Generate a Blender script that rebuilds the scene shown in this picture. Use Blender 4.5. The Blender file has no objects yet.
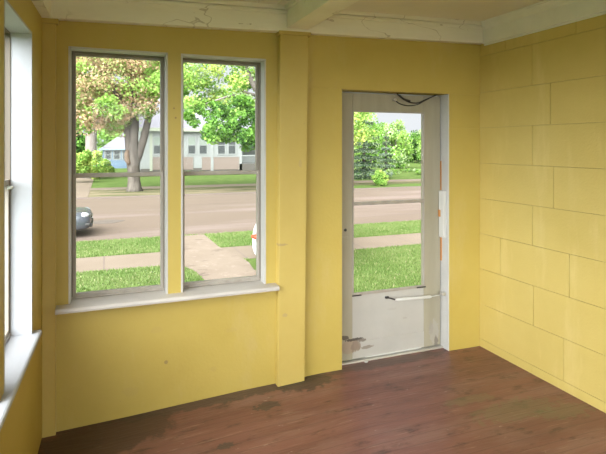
import bpy, bmesh, math, random
import numpy as np
from mathutils import Vector, Matrix
random.seed(7); RNG = np.random.default_rng(11)
scene = bpy.context.scene
C = scene.collection
PI = math.pi

# ------------------------------------------------------------------ camera geometry
F, CX, HY = 507.0, 303.0, 146.0
YAW = math.atan(198/507.0)
EYE = 1.62
def ray(px, py):
    u = (px-CX)/F
    return Vector((math.sin(YAW)+u*math.cos(YAW), math.cos(YAW)-u*math.sin(YAW), (HY-py)/F))
def at(px, py, Y):
    """point of the place that is Y metres out along the street axis"""
    r = ray(px, py); t = Y/r.y
    return Vector((r.x*t, Y, EYE+r.z*t))
def pxm(px, Y):                      # metres per pixel at that place
    return Y/ray(px, 0).y/F

# ------------------------------------------------------------------ object helpers
def link(name, me, mats, parent=None, loc=None):
    o = bpy.data.objects.new(name, me); C.objects.link(o)
    if not isinstance(mats, (list, tuple)): mats = [mats]
    for m in mats: me.materials.append(m)
    if parent is not None: o.parent = parent
    if loc is not None: o.location = loc
    return o
def obj(name, bm, mats, parent=None, smooth=False, loc=None):
    bmesh.ops.recalc_face_normals(bm, faces=bm.faces)
    me = bpy.data.meshes.new(name); bm.to_mesh(me); bm.free()
    if smooth:
        for p in me.polygons: p.use_smooth = True
    return link(name, me, mats, parent, loc)
def tag(o, label=None, cat=None, group=None, kind=None):
    if label: o['label'] = label
    if cat: o['category'] = cat
    if group: o['group'] = group
    if kind: o['kind'] = kind
    return o
def empty(name, loc=(0,0,0), rz=0):
    o = bpy.data.objects.new(name, None); C.objects.link(o)
    o.location = loc; o.rotation_euler = (0,0,rz); o.empty_display_size = .1
    return o
def struct(o, label=None, cat='room'):
    o['kind'] = 'structure'
    if label: o['label'] = label; o['category'] = cat
    return o
def box(bm, x0, x1, y0, y1, z0, z1, bev=0.0, mi=0):
    vs = [bm.verts.new(p) for p in ((x0,y0,z0),(x1,y0,z0),(x1,y1,z0),(x0,y1,z0),(x0,y0,z1),(x1,y0,z1),(x1,y1,z1),(x0,y1,z1))]
    fs = [bm.faces.new([vs[i] for i in q]) for q in ((0,3,2,1),(4,5,6,7),(0,1,5,4),(1,2,6,5),(2,3,7,6),(3,0,4,7))]
    for f in fs: f.material_index = mi
    if bev > 0:
        es = list({e for f in fs for e in f.edges})
        bmesh.ops.bevel(bm, geom=es, offset=bev, segments=2, affect='EDGES', profile=.5)
def hexa(bm, P, bev=0):
    """eight corners: four below (counter-clockwise), four above"""
    vs = [bm.verts.new(p) for p in P]
    fs = [bm.faces.new([vs[i] for i in q]) for q in ((0,3,2,1),(4,5,6,7),(0,1,5,4),(1,2,6,5),(2,3,7,6),(3,0,4,7))]
    if bev: bmesh.ops.bevel(bm, geom=list({e for f in fs for e in f.edges}), offset=bev, segments=2, affect='EDGES', profile=.5)
def tube(bm, pts, rad, n=10, cap=True):
    pts = [Vector(p) for p in pts]
    if not isinstance(rad, (list,tuple)): rad = [rad]*len(pts)
    rings = []
    ref = None
    for i, p in enumerate(pts):
        d = (pts[min(i+1,len(pts)-1)]-pts[max(i-1,0)]).normalized()
        if ref is None:
            ref = Vector((1,0,0)) if abs(d.x) < .8 else Vector((0,1,0))
        u = (ref - d*ref.dot(d)).normalized(); v = d.cross(u); ref = u
        rings.append([bm.verts.new(p+(u*math.cos(2*PI*k/n)+v*math.sin(2*PI*k/n))*rad[i]) for k in range(n)])
    for a, b in zip(rings, rings[1:]):
        for k in range(n): bm.faces.new((a[k], a[(k+1)%n], b[(k+1)%n], b[k]))
    if cap: bm.faces.new(list(reversed(rings[0]))); bm.faces.new(rings[-1])
def prism(bm, outline, axis, a, b):
    """outline: 2-D points in the plane normal to axis"""
    def P(p, t):
        return {'x':(t,p[0],p[1]), 'y':(p[0],t,p[1]), 'z':(p[0],p[1],t)}[axis]
    A = [bm.verts.new(P(p,a)) for p in outline]; B = [bm.verts.new(P(p,b)) for p in outline]
    n = len(outline)
    bm.faces.new(A); bm.faces.new(list(reversed(B)))
    for i in range(n): bm.faces.new((A[i], B[i], B[(i+1)%n], A[(i+1)%n]))
def B(): return bmesh.new()

# ------------------------------------------------------------------ materials
def S(r, g, b):
    f = lambda c: (c/255/12.92) if c/255 <= .04045 else ((c/255+.055)/1.055)**2.4
    return (f(r), f(g), f(b), 1)
def mat(name, base, rough=.6, var=None, scale=8.0, amount=.5, bump=0.0, bscale=60.0, stretch=(1,1,1), metal=0.0, spec=.5, spots=None):
    """base colour varied by noise; spots = list of (colour, scale, threshold, softness, strength, stretch)"""
    m = bpy.data.materials.new(name); m.use_nodes = True
    nt = m.node_tree; N = nt.nodes; L = nt.links
    b = N['Principled BSDF']
    b.inputs['Roughness'].default_value = rough; b.inputs['Metallic'].default_value = metal
    b.inputs['Specular IOR Level'].default_value = spec
    b.inputs['Base Color'].default_value = base
    tc = N.new('ShaderNodeTexCoord')
    def noise(sc, st, det=6, ro=.6):
        mp = N.new('ShaderNodeMapping'); mp.inputs['Scale'].default_value = st
        L.new(tc.outputs['Object'], mp.inputs['Vector'])
        n = N.new('ShaderNodeTexNoise'); n.inputs['Scale'].default_value = sc
        n.inputs['Detail'].default_value = det; n.inputs['Roughness'].default_value = ro
        L.new(mp.outputs['Vector'], n.inputs['Vector']); return n.outputs['Fac']
    cur = None
    if var:
        n = noise(scale, stretch)
        r = N.new('ShaderNodeMapRange'); r.inputs['From Min'].default_value = .5-.25/max(amount,.01)*.5
        r.inputs['From Max'].default_value = .5+.25/max(amount,.01)*.5
        L.new(n, r.inputs['Value'])
        mx = N.new('ShaderNodeMix'); mx.data_type = 'RGBA'
        mx.inputs[6].default_value = base; mx.inputs[7].default_value = var
        L.new(r.outputs['Result'], mx.inputs['Factor']); cur = mx.outputs[2]
    for sp in (spots or []):
        col, sc, th, soft, strength, st = sp
        n = noise(sc, st, 8, .65)
        r = N.new('ShaderNodeMapRange'); r.inputs['From Min'].default_value = th; r.inputs['From Max'].default_value = th+soft
        r.inputs['To Max'].default_value = strength
        L.new(n, r.inputs['Value'])
        mx = N.new('ShaderNodeMix'); mx.data_type = 'RGBA'
        if cur is None: mx.inputs[6].default_value = base
        else: L.new(cur, mx.inputs[6])
        mx.inputs[7].default_value = col
        L.new(r.outputs['Result'], mx.inputs['Factor']); cur = mx.outputs[2]
    if cur is not None: L.new(cur, b.inputs['Base Color'])
    if bump > 0:
        n = noise(bscale, stretch, 4)
        bp = N.new('ShaderNodeBump'); bp.inputs['Strength'].default_value = bump; bp.inputs['Distance'].default_value = .01
        L.new(n, bp.inputs['Height']); L.new(bp.outputs['Normal'], b.inputs['Normal'])
    return m
def add_stains(m, blobs):
    """blobs: (centre xyz, radii xyz, colour, edge noise scale, raggedness, strength) - marks with their own ragged outline"""
    nt = m.node_tree; N = nt.nodes; L = nt.links; b = N['Principled BSDF']
    inp = b.inputs['Base Color']
    cur = inp.links[0].from_socket if inp.links else None
    basec = tuple(inp.default_value)
    tc = N.new('ShaderNodeTexCoord')
    for c, r, col, ns, rag, strength in blobs:
        s = N.new('ShaderNodeVectorMath'); s.operation = 'SUBTRACT'; s.inputs[1].default_value = c
        L.new(tc.outputs['Object'], s.inputs[0])
        d = N.new('ShaderNodeVectorMath'); d.operation = 'DIVIDE'; d.inputs[1].default_value = r
        L.new(s.outputs[0], d.inputs[0])
        ln = N.new('ShaderNodeVectorMath'); ln.operation = 'LENGTH'; L.new(d.outputs[0], ln.inputs[0])
        n = N.new('ShaderNodeTexNoise'); n.inputs['Scale'].default_value = ns; n.inputs['Detail'].default_value = 6; n.inputs['Roughness'].default_value = .7
        L.new(tc.outputs['Object'], n.inputs['Vector'])
        ma = N.new('ShaderNodeMath'); ma.operation = 'MULTIPLY_ADD'; ma.inputs[1].default_value = rag; L.new(n.outputs['Fac'], ma.inputs[0]); L.new(ln.outputs['Value'], ma.inputs[2])
        mr = N.new('ShaderNodeMapRange'); mr.inputs['From Min'].default_value = 1+rag*.5+.06; mr.inputs['From Max'].default_value = 1+rag*.5-.12
        mr.inputs['To Min'].default_value = 0; mr.inputs['To Max'].default_value = strength
        L.new(ma.outputs[0], mr.inputs['Value'])
        mx = N.new('ShaderNodeMix'); mx.data_type = 'RGBA'
        if cur is None: mx.inputs[6].default_value = basec
        else: L.new(cur, mx.inputs[6])
        mx.inputs[7].default_value = col; L.new(mr.outputs['Result'], mx.inputs['Factor']); cur = mx.outputs[2]
    L.new(cur, inp)
def glass_mat(name, tint=(1,1,1,1), refl=1.0):
    m = bpy.data.materials.new(name); m.use_nodes = True
    nt = m.node_tree; N = nt.nodes; L = nt.links
    N.remove(N['Principled BSDF']); out = N['Material Output']
    tr = N.new('ShaderNodeBsdfTransparent'); tr.inputs['Color'].default_value = tint
    gl = N.new('ShaderNodeBsdfGlossy'); gl.inputs['Roughness'].default_value = .02
    fr = N.new('ShaderNodeFresnel'); fr.inputs['IOR'].default_value = 1.35
    ml = N.new('ShaderNodeMath'); ml.operation = 'MULTIPLY'; ml.inputs[1].default_value = refl
    mx = N.new('ShaderNodeMixShader')
    L.new(fr.outputs[0], ml.inputs[0]); L.new(ml.outputs[0], mx.inputs[0]); L.new(tr.outputs[0], mx.inputs[1]); L.new(gl.outputs[0], mx.inputs[2])
    L.new(mx.outputs[0], out.inputs['Surface'])
    return m

M = {}
YEL, YEL2 = (.515,.388,.092,1), (.465,.345,.072,1)
YW = 3.308
M['wall'] = mat('yellow_wall_paint', YEL, .5, YEL2, 2.2, .6, .12, 45, spots=[((.40,.28,.09,1), 26, .66, .05, .5, (1,1,1)), ((.56,.44,.20,1), 4, .56, .2, .35, (1,1,.35))])
M['post'] = mat('yellow_post_paint', (.54,.41,.115,1), .48, (.49,.36,.09,1), 3, .6, .1, 40, spots=[((.42,.28,.10,1), 22, .69, .04, .6, (1,1,.5))])
M['block'] = mat('yellow_block_paint', (.60,.465,.145,1), .42, (.55,.42,.12,1), 3.0, .6, .18, 70, spots=[((.52,.38,.12,1), 30, .69, .04, .5, (1,1,1)), ((.76,.62,.28,1), 5, .55, .2, .4, (1,1,.2))])
M['joint'] = mat('block_joint_paint', (.46,.35,.115,1), .7)
M['ceil'] = mat('cream_ceiling_paint', (.78,.73,.62,1), .6, (.73,.68,.57,1), 3, .6, .08, 30)
M['fascia'] = mat('cream_fascia_paint', (.86,.82,.72,1), .55, (.78,.73,.62,1), 4, .7, .15, 30, stretch=(.4,1,1.5), spots=[((.28,.22,.15,1), 9, .70, .03, .7, (.6,1,2))])
M['white'] = mat('white_trim_paint', (.54,.53,.50,1), .45, (.48,.47,.44,1), 6, .6, .1, 50)
M['jambwhite'] = mat('white_jamb_paint', (.43,.44,.47,1), .5, (.40,.41,.44,1), 8, .6, .1, 60)
M['sill'] = mat('weathered_white_sill', (.58,.54,.49,1), .5, (.48,.44,.40,1), 7, .7, .2, 40, stretch=(.5,1,1), spots=[((.33,.29,.24,1), 16, .62, .06, .6, (.35,1,1))])
M['sash'] = mat('taupe_sash_metal', (.40,.36,.31,1), .45, (.29,.255,.21,1), 9, .7, .1, 50, stretch=(1,1,.3))
M['sashdark'] = mat('dark_sash_channel', (.19,.16,.125,1), .6)
M['door'] = mat('white_door_paint', (.46,.44,.40,1), .5, (.41,.39,.35,1), 3.5, .6, .15, 40, spots=[((.42,.40,.36,1), 14, .64, .08, .45, (1,1,1))])
M['doorstile'] = mat('grey_door_stile_paint', (.37,.335,.245,1), .5, (.31,.28,.20,1), 5, .7, .15, 40, stretch=(2,2,.3))
M['bare'] = mat('bare_orange_wood', (.50,.22,.06,1), .7)
M['dark'] = mat('dark_iron', (.03,.028,.025,1), .5)
M['metal'] = mat('pale_metal', (.60,.58,.54,1), .35, metal=.6)
M['enamel'] = mat('white_enamel', (.60,.59,.55,1), .3)
M['floor'] = mat('red_brown_floor_paint', (.195,.080,.060,1), .40, (.135,.053,.040,1), 3.0, .8, .25, 26, stretch=(.35,2.2,1), spec=.5,
    spots=[((.22,.125,.10,1), 2.6, .50, .14, .6, (.4,1.4,1)), ((.055,.024,.016,1), 8, .56, .10, .7, (.6,1.4,1)), ((.34,.22,.16,1), 22, .60, .08, .45, (.15,2.2,1)), ((.50,.42,.34,1), 34, .67, .03, .7, (.25,1.6,1))])

def crack_lines(m, sc, st, width, col, strength, off=(0,0,0)):
    """hairline cracks in old paint: thin contour lines of a noise field"""
    nt = m.node_tree; N = nt.nodes; L = nt.links; inp = N['Principled BSDF'].inputs['Base Color']
    cur = inp.links[0].from_socket
    tc = N.new('ShaderNodeTexCoord'); mp = N.new('ShaderNodeMapping'); mp.inputs['Scale'].default_value = st; mp.inputs['Location'].default_value = off
    L.new(tc.outputs['Object'], mp.inputs['Vector'])
    n = N.new('ShaderNodeTexNoise'); n.inputs['Scale'].default_value = sc; n.inputs['Detail'].default_value = 3; n.inputs['Roughness'].default_value = .45
    L.new(mp.outputs['Vector'], n.inputs['Vector'])
    a = N.new('ShaderNodeMath'); a.operation = 'SUBTRACT'; a.inputs[1].default_value = .5; L.new(n.outputs['Fac'], a.inputs[0])
    b = N.new('ShaderNodeMath'); b.operation = 'ABSOLUTE'; L.new(a.outputs[0], b.inputs[0])
    r = N.new('ShaderNodeMapRange'); r.inputs['From Min'].default_value = width; r.inputs['From Max'].default_value = width*.4; r.inputs['To Max'].default_value = strength
    L.new(b.outputs[0], r.inputs['Value'])
    # only in some places
    n2 = N.new('ShaderNodeTexNoise'); n2.inputs['Scale'].default_value = 2.3; L.new(tc.outputs['Object'], n2.inputs['Vector'])
    r2 = N.new('ShaderNodeMapRange'); r2.inputs['From Min'].default_value = .48; r2.inputs['From Max'].default_value = .55; L.new(n2.outputs['Fac'], r2.inputs['Value'])
    mu = N.new('ShaderNodeMath'); mu.operation = 'MULTIPLY'; L.new(r.outputs['Result'], mu.inputs[0]); L.new(r2.outputs['Result'], mu.inputs[1])
    mx = N.new('ShaderNodeMix'); mx.data_type = 'RGBA'; L.new(mu.outputs[0], mx.inputs['Factor']); L.new(cur, mx.inputs[6]); mx.inputs[7].default_value = col
    L.new(mx.outputs[2], inp)
M['crown'] = mat('white_crown_paint', (.84,.83,.78,1), .45, (.76,.75,.70,1), 6, .6, .1, 50)
crack_lines(M['fascia'], 2.2, (1,1,2.2), .005, (.40,.32,.24,1), .6)
crack_lines(M['crown'], 1.6, (1,.8,3), .004, (.40,.32,.24,1), .6)
# marks that belong to the surfaces
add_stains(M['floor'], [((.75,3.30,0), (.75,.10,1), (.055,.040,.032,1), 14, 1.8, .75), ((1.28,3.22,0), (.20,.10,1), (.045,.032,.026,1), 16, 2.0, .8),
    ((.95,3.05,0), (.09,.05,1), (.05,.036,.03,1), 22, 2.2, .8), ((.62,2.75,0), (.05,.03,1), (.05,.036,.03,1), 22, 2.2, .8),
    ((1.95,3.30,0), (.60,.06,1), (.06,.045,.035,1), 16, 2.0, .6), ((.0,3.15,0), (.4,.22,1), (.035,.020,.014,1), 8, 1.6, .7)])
add_stains(M['wall'], [((.30,YW,.46), (.035,1,.02), (.40,.29,.12,1), 30, 1.8, .15), ((.78,YW,.40), (.05,1,.015), (.42,.31,.13,1), 30, 2.0, .15),
    ((.66,YW,.16), (.02,1,.02), (.36,.26,.11,1), 30, 2.0, .15), ((.93,YW,.28), (.03,1,.05), (.48,.36,.17,1), 25, 2.0, .15), ((.36,YW,.25), (.012,1,.012), (.25,.17,.08,1), 30, 1.5, .7),
    ((.15,YW,.10), (.05,1,.03), (.40,.29,.11,1), 25, 2.0, .15), ((.41,YW,1.86), (.006,1,.006), (.22,.13,.05,1), 30, 1.2, .8), ((.42,YW,1.80), (.006,1,.006), (.22,.13,.05,1), 30, 1.2, .8)])
add_stains(M['post'], [((1.11,YW-.05,.95), (.05,1,.008), (.36,.26,.12,1), 40, 1.8, .7), ((1.14,YW-.05,.47), (.02,1,.012), (.40,.30,.14,1), 40, 1.8, .6), ((1.25,YW-.05,1.5), (.012,1,.03), (.45,.33,.13,1), 40, 1.8, .6)])
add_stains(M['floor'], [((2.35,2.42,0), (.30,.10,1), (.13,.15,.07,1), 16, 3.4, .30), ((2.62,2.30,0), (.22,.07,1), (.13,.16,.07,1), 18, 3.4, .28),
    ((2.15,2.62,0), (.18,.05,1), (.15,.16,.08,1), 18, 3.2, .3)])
def plank_lines(m, axis, pitch, width, col, strength):
    nt = m.node_tree; N = nt.nodes; L = nt.links; b = N['Principled BSDF']; inp = b.inputs['Base Color']
    cur = inp.links[0].from_socket
    tc = N.new('ShaderNodeTexCoord'); sx = N.new('ShaderNodeSeparateXYZ'); L.new(tc.outputs['Object'], sx.inputs[0])
    d = N.new('ShaderNodeMath'); d.operation='DIVIDE'; d.inputs[1].default_value = pitch; L.new(sx.outputs[axis], d.inputs[0])
    fr = N.new('ShaderNodeMath'); fr.operation='FRACT'; L.new(d.outputs[0], fr.inputs[0])
    lt = N.new('ShaderNodeMath'); lt.operation='LESS_THAN'; lt.inputs[1].default_value = width/pitch; L.new(fr.outputs[0], lt.inputs[0])
    mu = N.new('ShaderNodeMath'); mu.operation='MULTIPLY'; mu.inputs[1].default_value = strength; L.new(lt.outputs[0], mu.inputs[0])
    mx = N.new('ShaderNodeMix'); mx.data_type='RGBA'; L.new(mu.outputs[0], mx.inputs['Factor']); L.new(cur, mx.inputs[6]); mx.inputs[7].default_value = col
    L.new(mx.outputs[2], inp)
plank_lines(M['floor'], 1, .083, .004, (.045,.022,.016,1), .5)

# ------------------------------------------------------------------ the porch
XL, XR, YF, YB = -.34, 2.829, 3.308, -2.2
YS = 3.40                               # sash and door plane
def zfloor(x):
    pts = [(-1,-.075),(-.34,-.066),(.14,-.05),(.84,-.015),(1.1,-.008),(1.4,.006),(2.5,.005),(2.83,0),(3.2,0)]
    for (a,za),(b,zb) in zip(pts, pts[1:]):
        if x <= b: return za+(zb-za)*(x-a)/(b-a)
    return 0
def zceil(x): return 2.535+.0225*(x+.34)
def zfas(x): return 2.353+.0262*(x+.27)

bm = B()
xs = [-.50,-.34,-.1,.14,.5,.84,1.1,1.25,1.4,2,2.5,2.83,3.0]
top = [[bm.verts.new((x,y,zfloor(x))) for x in xs] for y in (YB-.1, YF+.19)]
bot = [[bm.verts.new((x,y,-.22)) for x in xs] for y in (YB-.1, YF+.19)]
for i in range(len(xs)-1):
    bm.faces.new((top[0][i],top[0][i+1],top[1][i+1],top[1][i])); bm.faces.new((bot[0][i],bot[1][i],bot[1][i+1],bot[0][i+1]))
    bm.faces.new((top[0][i],bot[0][i],bot[0][i+1],top[0][i+1])); bm.faces.new((top[1][i],top[1][i+1],bot[1][i+1],bot[1][i]))
for k in (0,-1): bm.faces.new((top[0][k],top[1][k],bot[1][k],bot[0][k]))
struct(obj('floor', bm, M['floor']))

# ceiling: beaded boards left of the beam, smooth panel right of it
bm = B()
x = XL-.15; w = .13
while x < 1.2:
    x1 = min(x+w, 1.2)
    hexa(bm, [(x+.003,YB-.1,zceil(x)),(x1-.003,YB-.1,zceil(x1)),(x1-.003,YF+.1,zceil(x1)),(x+.003,YF+.1,zceil(x)),
              (x+.003,YB-.1,zceil(x)+.02),(x1-.003,YB-.1,zceil(x1)+.02),(x1-.003,YF+.1,zceil(x1)+.02),(x+.003,YF+.1,zceil(x)+.02)])
    x = x1
hexa(bm, [(XL-.16,YB-.1,zceil(XL)+.006),(1.2,YB-.1,zceil(1.2)+.006),(1.2,YF+.19,zceil(1.2)+.006),(XL-.16,YF+.19,zceil(XL)+.006),
          (XL-.16,YB-.1,2.75),(1.2,YB-.1,2.75),(1.2,YF+.19,2.75),(XL-.16,YF+.19,2.75)])
hexa(bm, [(1.2,YB-.1,zceil(1.2)),(3.0,YB-.1,zceil(3.0)),(3.0,YF+.19,zceil(3.0)),(1.2,YF+.19,zceil(1.2)),
          (1.2,YB-.1,2.75),(3.0,YB-.1,2.75),(3.0,YF+.19,2.75),(1.2,YF+.19,2.75)])
struct(obj('ceiling', bm, M['ceil']))

# front wall around two window openings and the door opening
WX = [(-.202,.372),(.453,1.021)]; WZ0, WZ1 = .655, 2.212
DX0, DX1, DZ = 1.594, 2.529, 2.03
YO = YF+.18
bm = B()
box(bm, XL-.16, -.202, YF, YO, -.2, 2.56)
box(bm, .372, .453, YF, YO, WZ0, WZ1)
box(bm, 1.021, DX0, YF, YO, -.2, 2.56)
box(bm, -.202, 1.021, YF, YO, -.2, WZ0)
box(bm, -.202, 1.021, YF, YO, WZ1, 2.56)
box(bm, DX0, DX1, YF, YO, DZ, 2.56)
box(bm, DX1, 3.0, YF, YO, -.2, 2.56)
# upper panel boards above door height, a few millimetres proud, with joints
box(bm, 1.30, XR, YF-.004, YF+.01, DZ+.003, 2.46, .0015)
box(bm, DX1, XR, YF-.003, YF+.01, 1.768, DZ-.003, .0015)
box(bm, DX1, XR, YF-.002, YF+.01, 0.0, 1.762, .0015)
struct(obj('wall_front', bm, M['wall']))

# right wall of painted blocks
bm = B()
box(bm, XR+.006, XR+.19, YB-.1, YO, -.2, 2.56, mi=1)
rows = [(-.02,.062,2.766),(.062,.346,2.50),(.346,.63,2.755),(.63,.914,2.456),(.914,1.198,2.766),(1.198,1.482,2.58),(1.482,1.766,2.766),(1.766,2.05,2.607),(2.05,2.343,2.766),(2.343,2.56,2.405)]
for z0, z1, yj in rows:
    js = [yj+.622*k for k in range(-9, 3)]
    js = [j for j in js if YB-.1 < j < YF-.2]
    ed = [YB-.1]+js+[YF]
    for a, b in zip(ed, ed[1:]):
        dx = random.uniform(-.0012,.0012)
        box(bm, XR+dx, XR+.02, a+.0015, b-.0015, z0+.0015, z1-.0015, .0016)
struct(obj('wall_right', bm, [M['block'], M['joint']]))

# left wall with its row of windows
LZ0, LZ1 = .635, 2.205
LW = [(2.268,2.932),(1.46,2.190),(.60,1.38),(-.28,.50),(-1.40,-.40)]
bm = B()
XO = XL-.16
box(bm, XO, XL, YB, YF+.02, -.2, LZ0); box(bm, XO, XL, YB, YF+.02, LZ1, 2.54)
ys = [YB]+[v for w in reversed(LW) for v in w]+[YF+.02]
for a, b in zip(ys[0::2], ys[1::2]): box(bm, XO, XL, a, b, LZ0, LZ1)
struct(obj('wall_left', bm, M['wall']))

# unseen back wall of the porch: glazed openings made wide for sky light
bm = B()
box(bm, XO, 3.0, YB-.12, YB, -.2, .45); box(bm, XO, 3.0, YB-.12, YB, 2.40, 2.56)
for a, b in ((XO,-.25),(1.15,1.30),(2.75,3.0)): box(bm, a, b, YB-.12, YB, .45, 2.40)
struct(obj('wall_back', bm, M['wall']))

# posts on the front wall
bm = B(); f = .054
hexa(bm, [(1.088,YF-f,-.03),(1.283,YF-f,-.03),(1.283,YF+.01,-.03),(1.088,YF+.01,-.03),(1.107,YF-f,2.42),(1.310,YF-f,2.42),(1.310,YF+.01,2.42),(1.107,YF+.01,2.42)], .004)
struct(obj('trim_1', bm, M['post']))
bm = B()
hexa(bm, [(1.092,YF-.070,2.376),(1.325,YF-.070,2.380),(1.325,YF,2.380),(1.092,YF,2.376),(1.092,YF-.070,2.400),(1.325,YF-.070,2.405),(1.325,YF,2.405),(1.092,YF,2.400)], .003)
struct(obj('trim_2', bm, M['post']))
bm = B()
box(bm, XL, -.268, YF-.034, YF+.01, -.09, 2.37, .003)
struct(obj('trim_3', bm, M['post']))
bm = B(); box(bm, XL, -.252, YF-.048, YF, 2.330, 2.362, .003)
struct(obj('trim_4', bm, M['post']))
# fascia boxes under the ceiling: front, left, right
def sloped(bm, x0, x1, y0, y1, za, zb, off0=0, off1=0, bev=.003):
    hexa(bm, [(x0,y0,za(x0)+off0),(x1,y0,za(x1)+off0),(x1,y1,za(x1)+off0),(x0,y1,za(x0)+off0),(x0,y0,zb(x0)+off1),(x1,y0,zb(x1)+off1),(x1,y1,zb(x1)+off1),(x0,y1,zb(x0)+off1)], bev)
bm = B()
sloped(bm, XL, XR, YF-.062, YF+.02, zfas, zceil, .006, .004)
sloped(bm, XL, XR, YF-.075, YF-.05, zceil, zceil, -.055, -.034, .004)
sloped(bm, XL, XR, YF-.086, YF-.05, zceil, zceil, -.026, .004, .006)
struct(obj('trim_5', bm, M['fascia']))
bm = B()
box(bm, XL-.02, -.288, YB, YF-.062, 2.362, 2.54, .004); box(bm, XL-.02, -.278, YB, YF-.062, 2.505, 2.54, .004)
struct(obj('trim_6', bm, M['fascia']))
bm = B()
box(bm, XR-.022, XR+.01, YB, YF-.062, 2.432, 2.62, .004)
prism(bm, [(XR-.020,2.545),(XR-.032,2.556),(XR-.040,2.575),(XR-.055,2.590),(XR-.060,2.612),(XR,2.612),(XR,2.545)], 'y', YB, YF-.062)
box(bm, XR-.010, XR+.01, YB, YF-.062, 2.420, 2.434, .001)
struct(obj('trim_7', bm, M['crown']))
# ceiling beam
bm = B()
box(bm, 1.150, 1.305, YB, YF-.062, 2.421, 2.60, .004)
box(bm, 1.128, 1.150, YB, YF-.086, 2.535, 2.60, .003)
box(bm, 1.305, 1.327, YB, YF-.086, 2.545, 2.60, .003)
struct(obj('trim_8', bm, M['fascia']))

# window stool along both front windows, and its apron nail-worn end
bm = B()
pr = [(YF-.085,.652),(YF-.088,.664),(YF-.083,.676),(YF-.07,.680),(YS+.05,.686),(YS+.05,.652)]
prism(bm, pr, 'x', -.267, 1.089)
struct(obj('trim_9', bm, M['sill']))
bm = B()
prism(bm, [(XL+.038,.634),(XL+.041,.644),(XL+.037,.653),(XL+.030,.656),(XO-.02,.664),(XO-.02,.634)], 'y', YB, 2.980)
struct(obj('trim_10', bm, M['jambwhite']))
# jamb linings
bm = B()
for x0, x1 in WX:
    box(bm, x0, x0+.012, YF-.001, YS+.03, .68, WZ1); box(bm, x1-.012, x1, YF-.001, YS+.03, .68, WZ1)
    box(bm, x0, x1, YF-.001, YS+.03, WZ1-.012, WZ1)
struct(obj('trim_12', bm, M['white']))
bm = B()
for y0, y1 in LW:
    box(bm, XL-.12, XL+.001, y1-.012, y1, .655, LZ1); box(bm, XL-.12, XL+.001, y0, y0+.012, .655, LZ1)
    box(bm, XL-.12, XL+.001, y0, y1, LZ1-.012, LZ1)
struct(obj('trim_13', bm, M['jambwhite']))

GL = glass_mat('window_glass', (.97,.98,.97,1), .22)
GLD = glass_mat('door_glass', (.98,.98,.97,1), .2)
def ring(bm, x0, x1, y0, y1, z0, z1, s, t, b, bev=.002):
    box(bm, x0, x0+s, y0, y1, z0, z1, bev); box(bm, x1-s, x1, y0, y1, z0, z1, bev)
    box(bm, x0+s, x1-s, y0+.001, y1-.001, z1-t, z1, bev); box(bm, x0+s, x1-s, y0+.001, y1-.001, z0, z0+b, bev)
# front windows (double hung): built along x, local origin at the opening's lower left
def window(name, x0, x1, zb, zt, T, latch=True):
    root = empty(name, T[0], T[1]); struct(root)
    W = x1-x0
    bm = B(); ring(bm, .012, W-.012, .002, .075, 0, zt-zb-.012, .006, .006, .008, .001)
    fr = obj('window_frame', bm, M['sashdark'], root)
    mid = 1.440-zb; e = zt-zb-.012
    bm = B(); ring(bm, .018, W-.018, .042, .066, mid-.018, e-.006, .016, .015, .026)
    us = obj('upper_sash', bm, M['sash'], root)
    bm = B(); box(bm, .032, W-.032, .052, .056, mid, e-.018); obj('glass_pane', bm, GL, us)
    bm = B(); ring(bm, .018, W-.018, .006, .034, .004, mid+.012, .018, .026, .022)
    ls = obj('lower_sash', bm, M['sash'], root)
    bm = B(); box(bm, .034, W-.034, .018, .022, .022, mid-.012); obj('glass_pane', bm, GL, ls)
    bm = B(); box(bm, .012, W-.012, .0, .010, -.004, .009, .002); obj('sill_strip', bm, M['sash'], root)
    return root
for i, (x0, x1) in enumerate(WX):
    window('window_%d' % (i+1), x0, x1, .690, WZ1, ((x0, YS-.008, .690), 0))
for i, (y0, y1) in enumerate(LW):
    w = window('window_%d' % (i+3), y0, y1, .668, LZ1, ((XL-.093, y0, .668), PI/2))
    if i == 0:
        bm = B(); tube(bm, [(y1-y0-.055,.008,.745),(y1-y0-.055,-.012,.745),(y1-y0-.055,-.018,.745)], [.008,.009,.004], 12)
        obj('sash_latch', bm, M['enamel'], w, True)
# back openings: simple timber frames with glass
for i, (a, b) in enumerate(((-.25,1.15),(1.30,2.75))):
    root = empty('window_%d' % (8+i), (a, YB-.06, .45)); struct(root)
    bm = B(); ring(bm, 0, b-a, -.03, .03, 0, 1.95, .04, .04, .04); obj('window_frame', bm, M['white'], root)
    bm = B(); box(bm, .04, b-a-.04, -.002, .002, .04, 1.91); obj('glass_pane', bm, GL, root)

# the left wall stands a degree and a half out of square: turn it and everything fixed to it about the corner
piv = Vector((XL, 3.27, 0)); th = -math.asin(.0277)
names = ['wall_left','trim_6','trim_10','trim_13']+['window_%d' % (i+3) for i in range(len(LW))]
for nme in names:
    o = bpy.data.objects[nme]
    v = Vector(o.location)-piv; v.rotate(Matrix.Rotation(th, 3, 'Z')); o.location = piv+v
    o.rotation_euler.z += th

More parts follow.
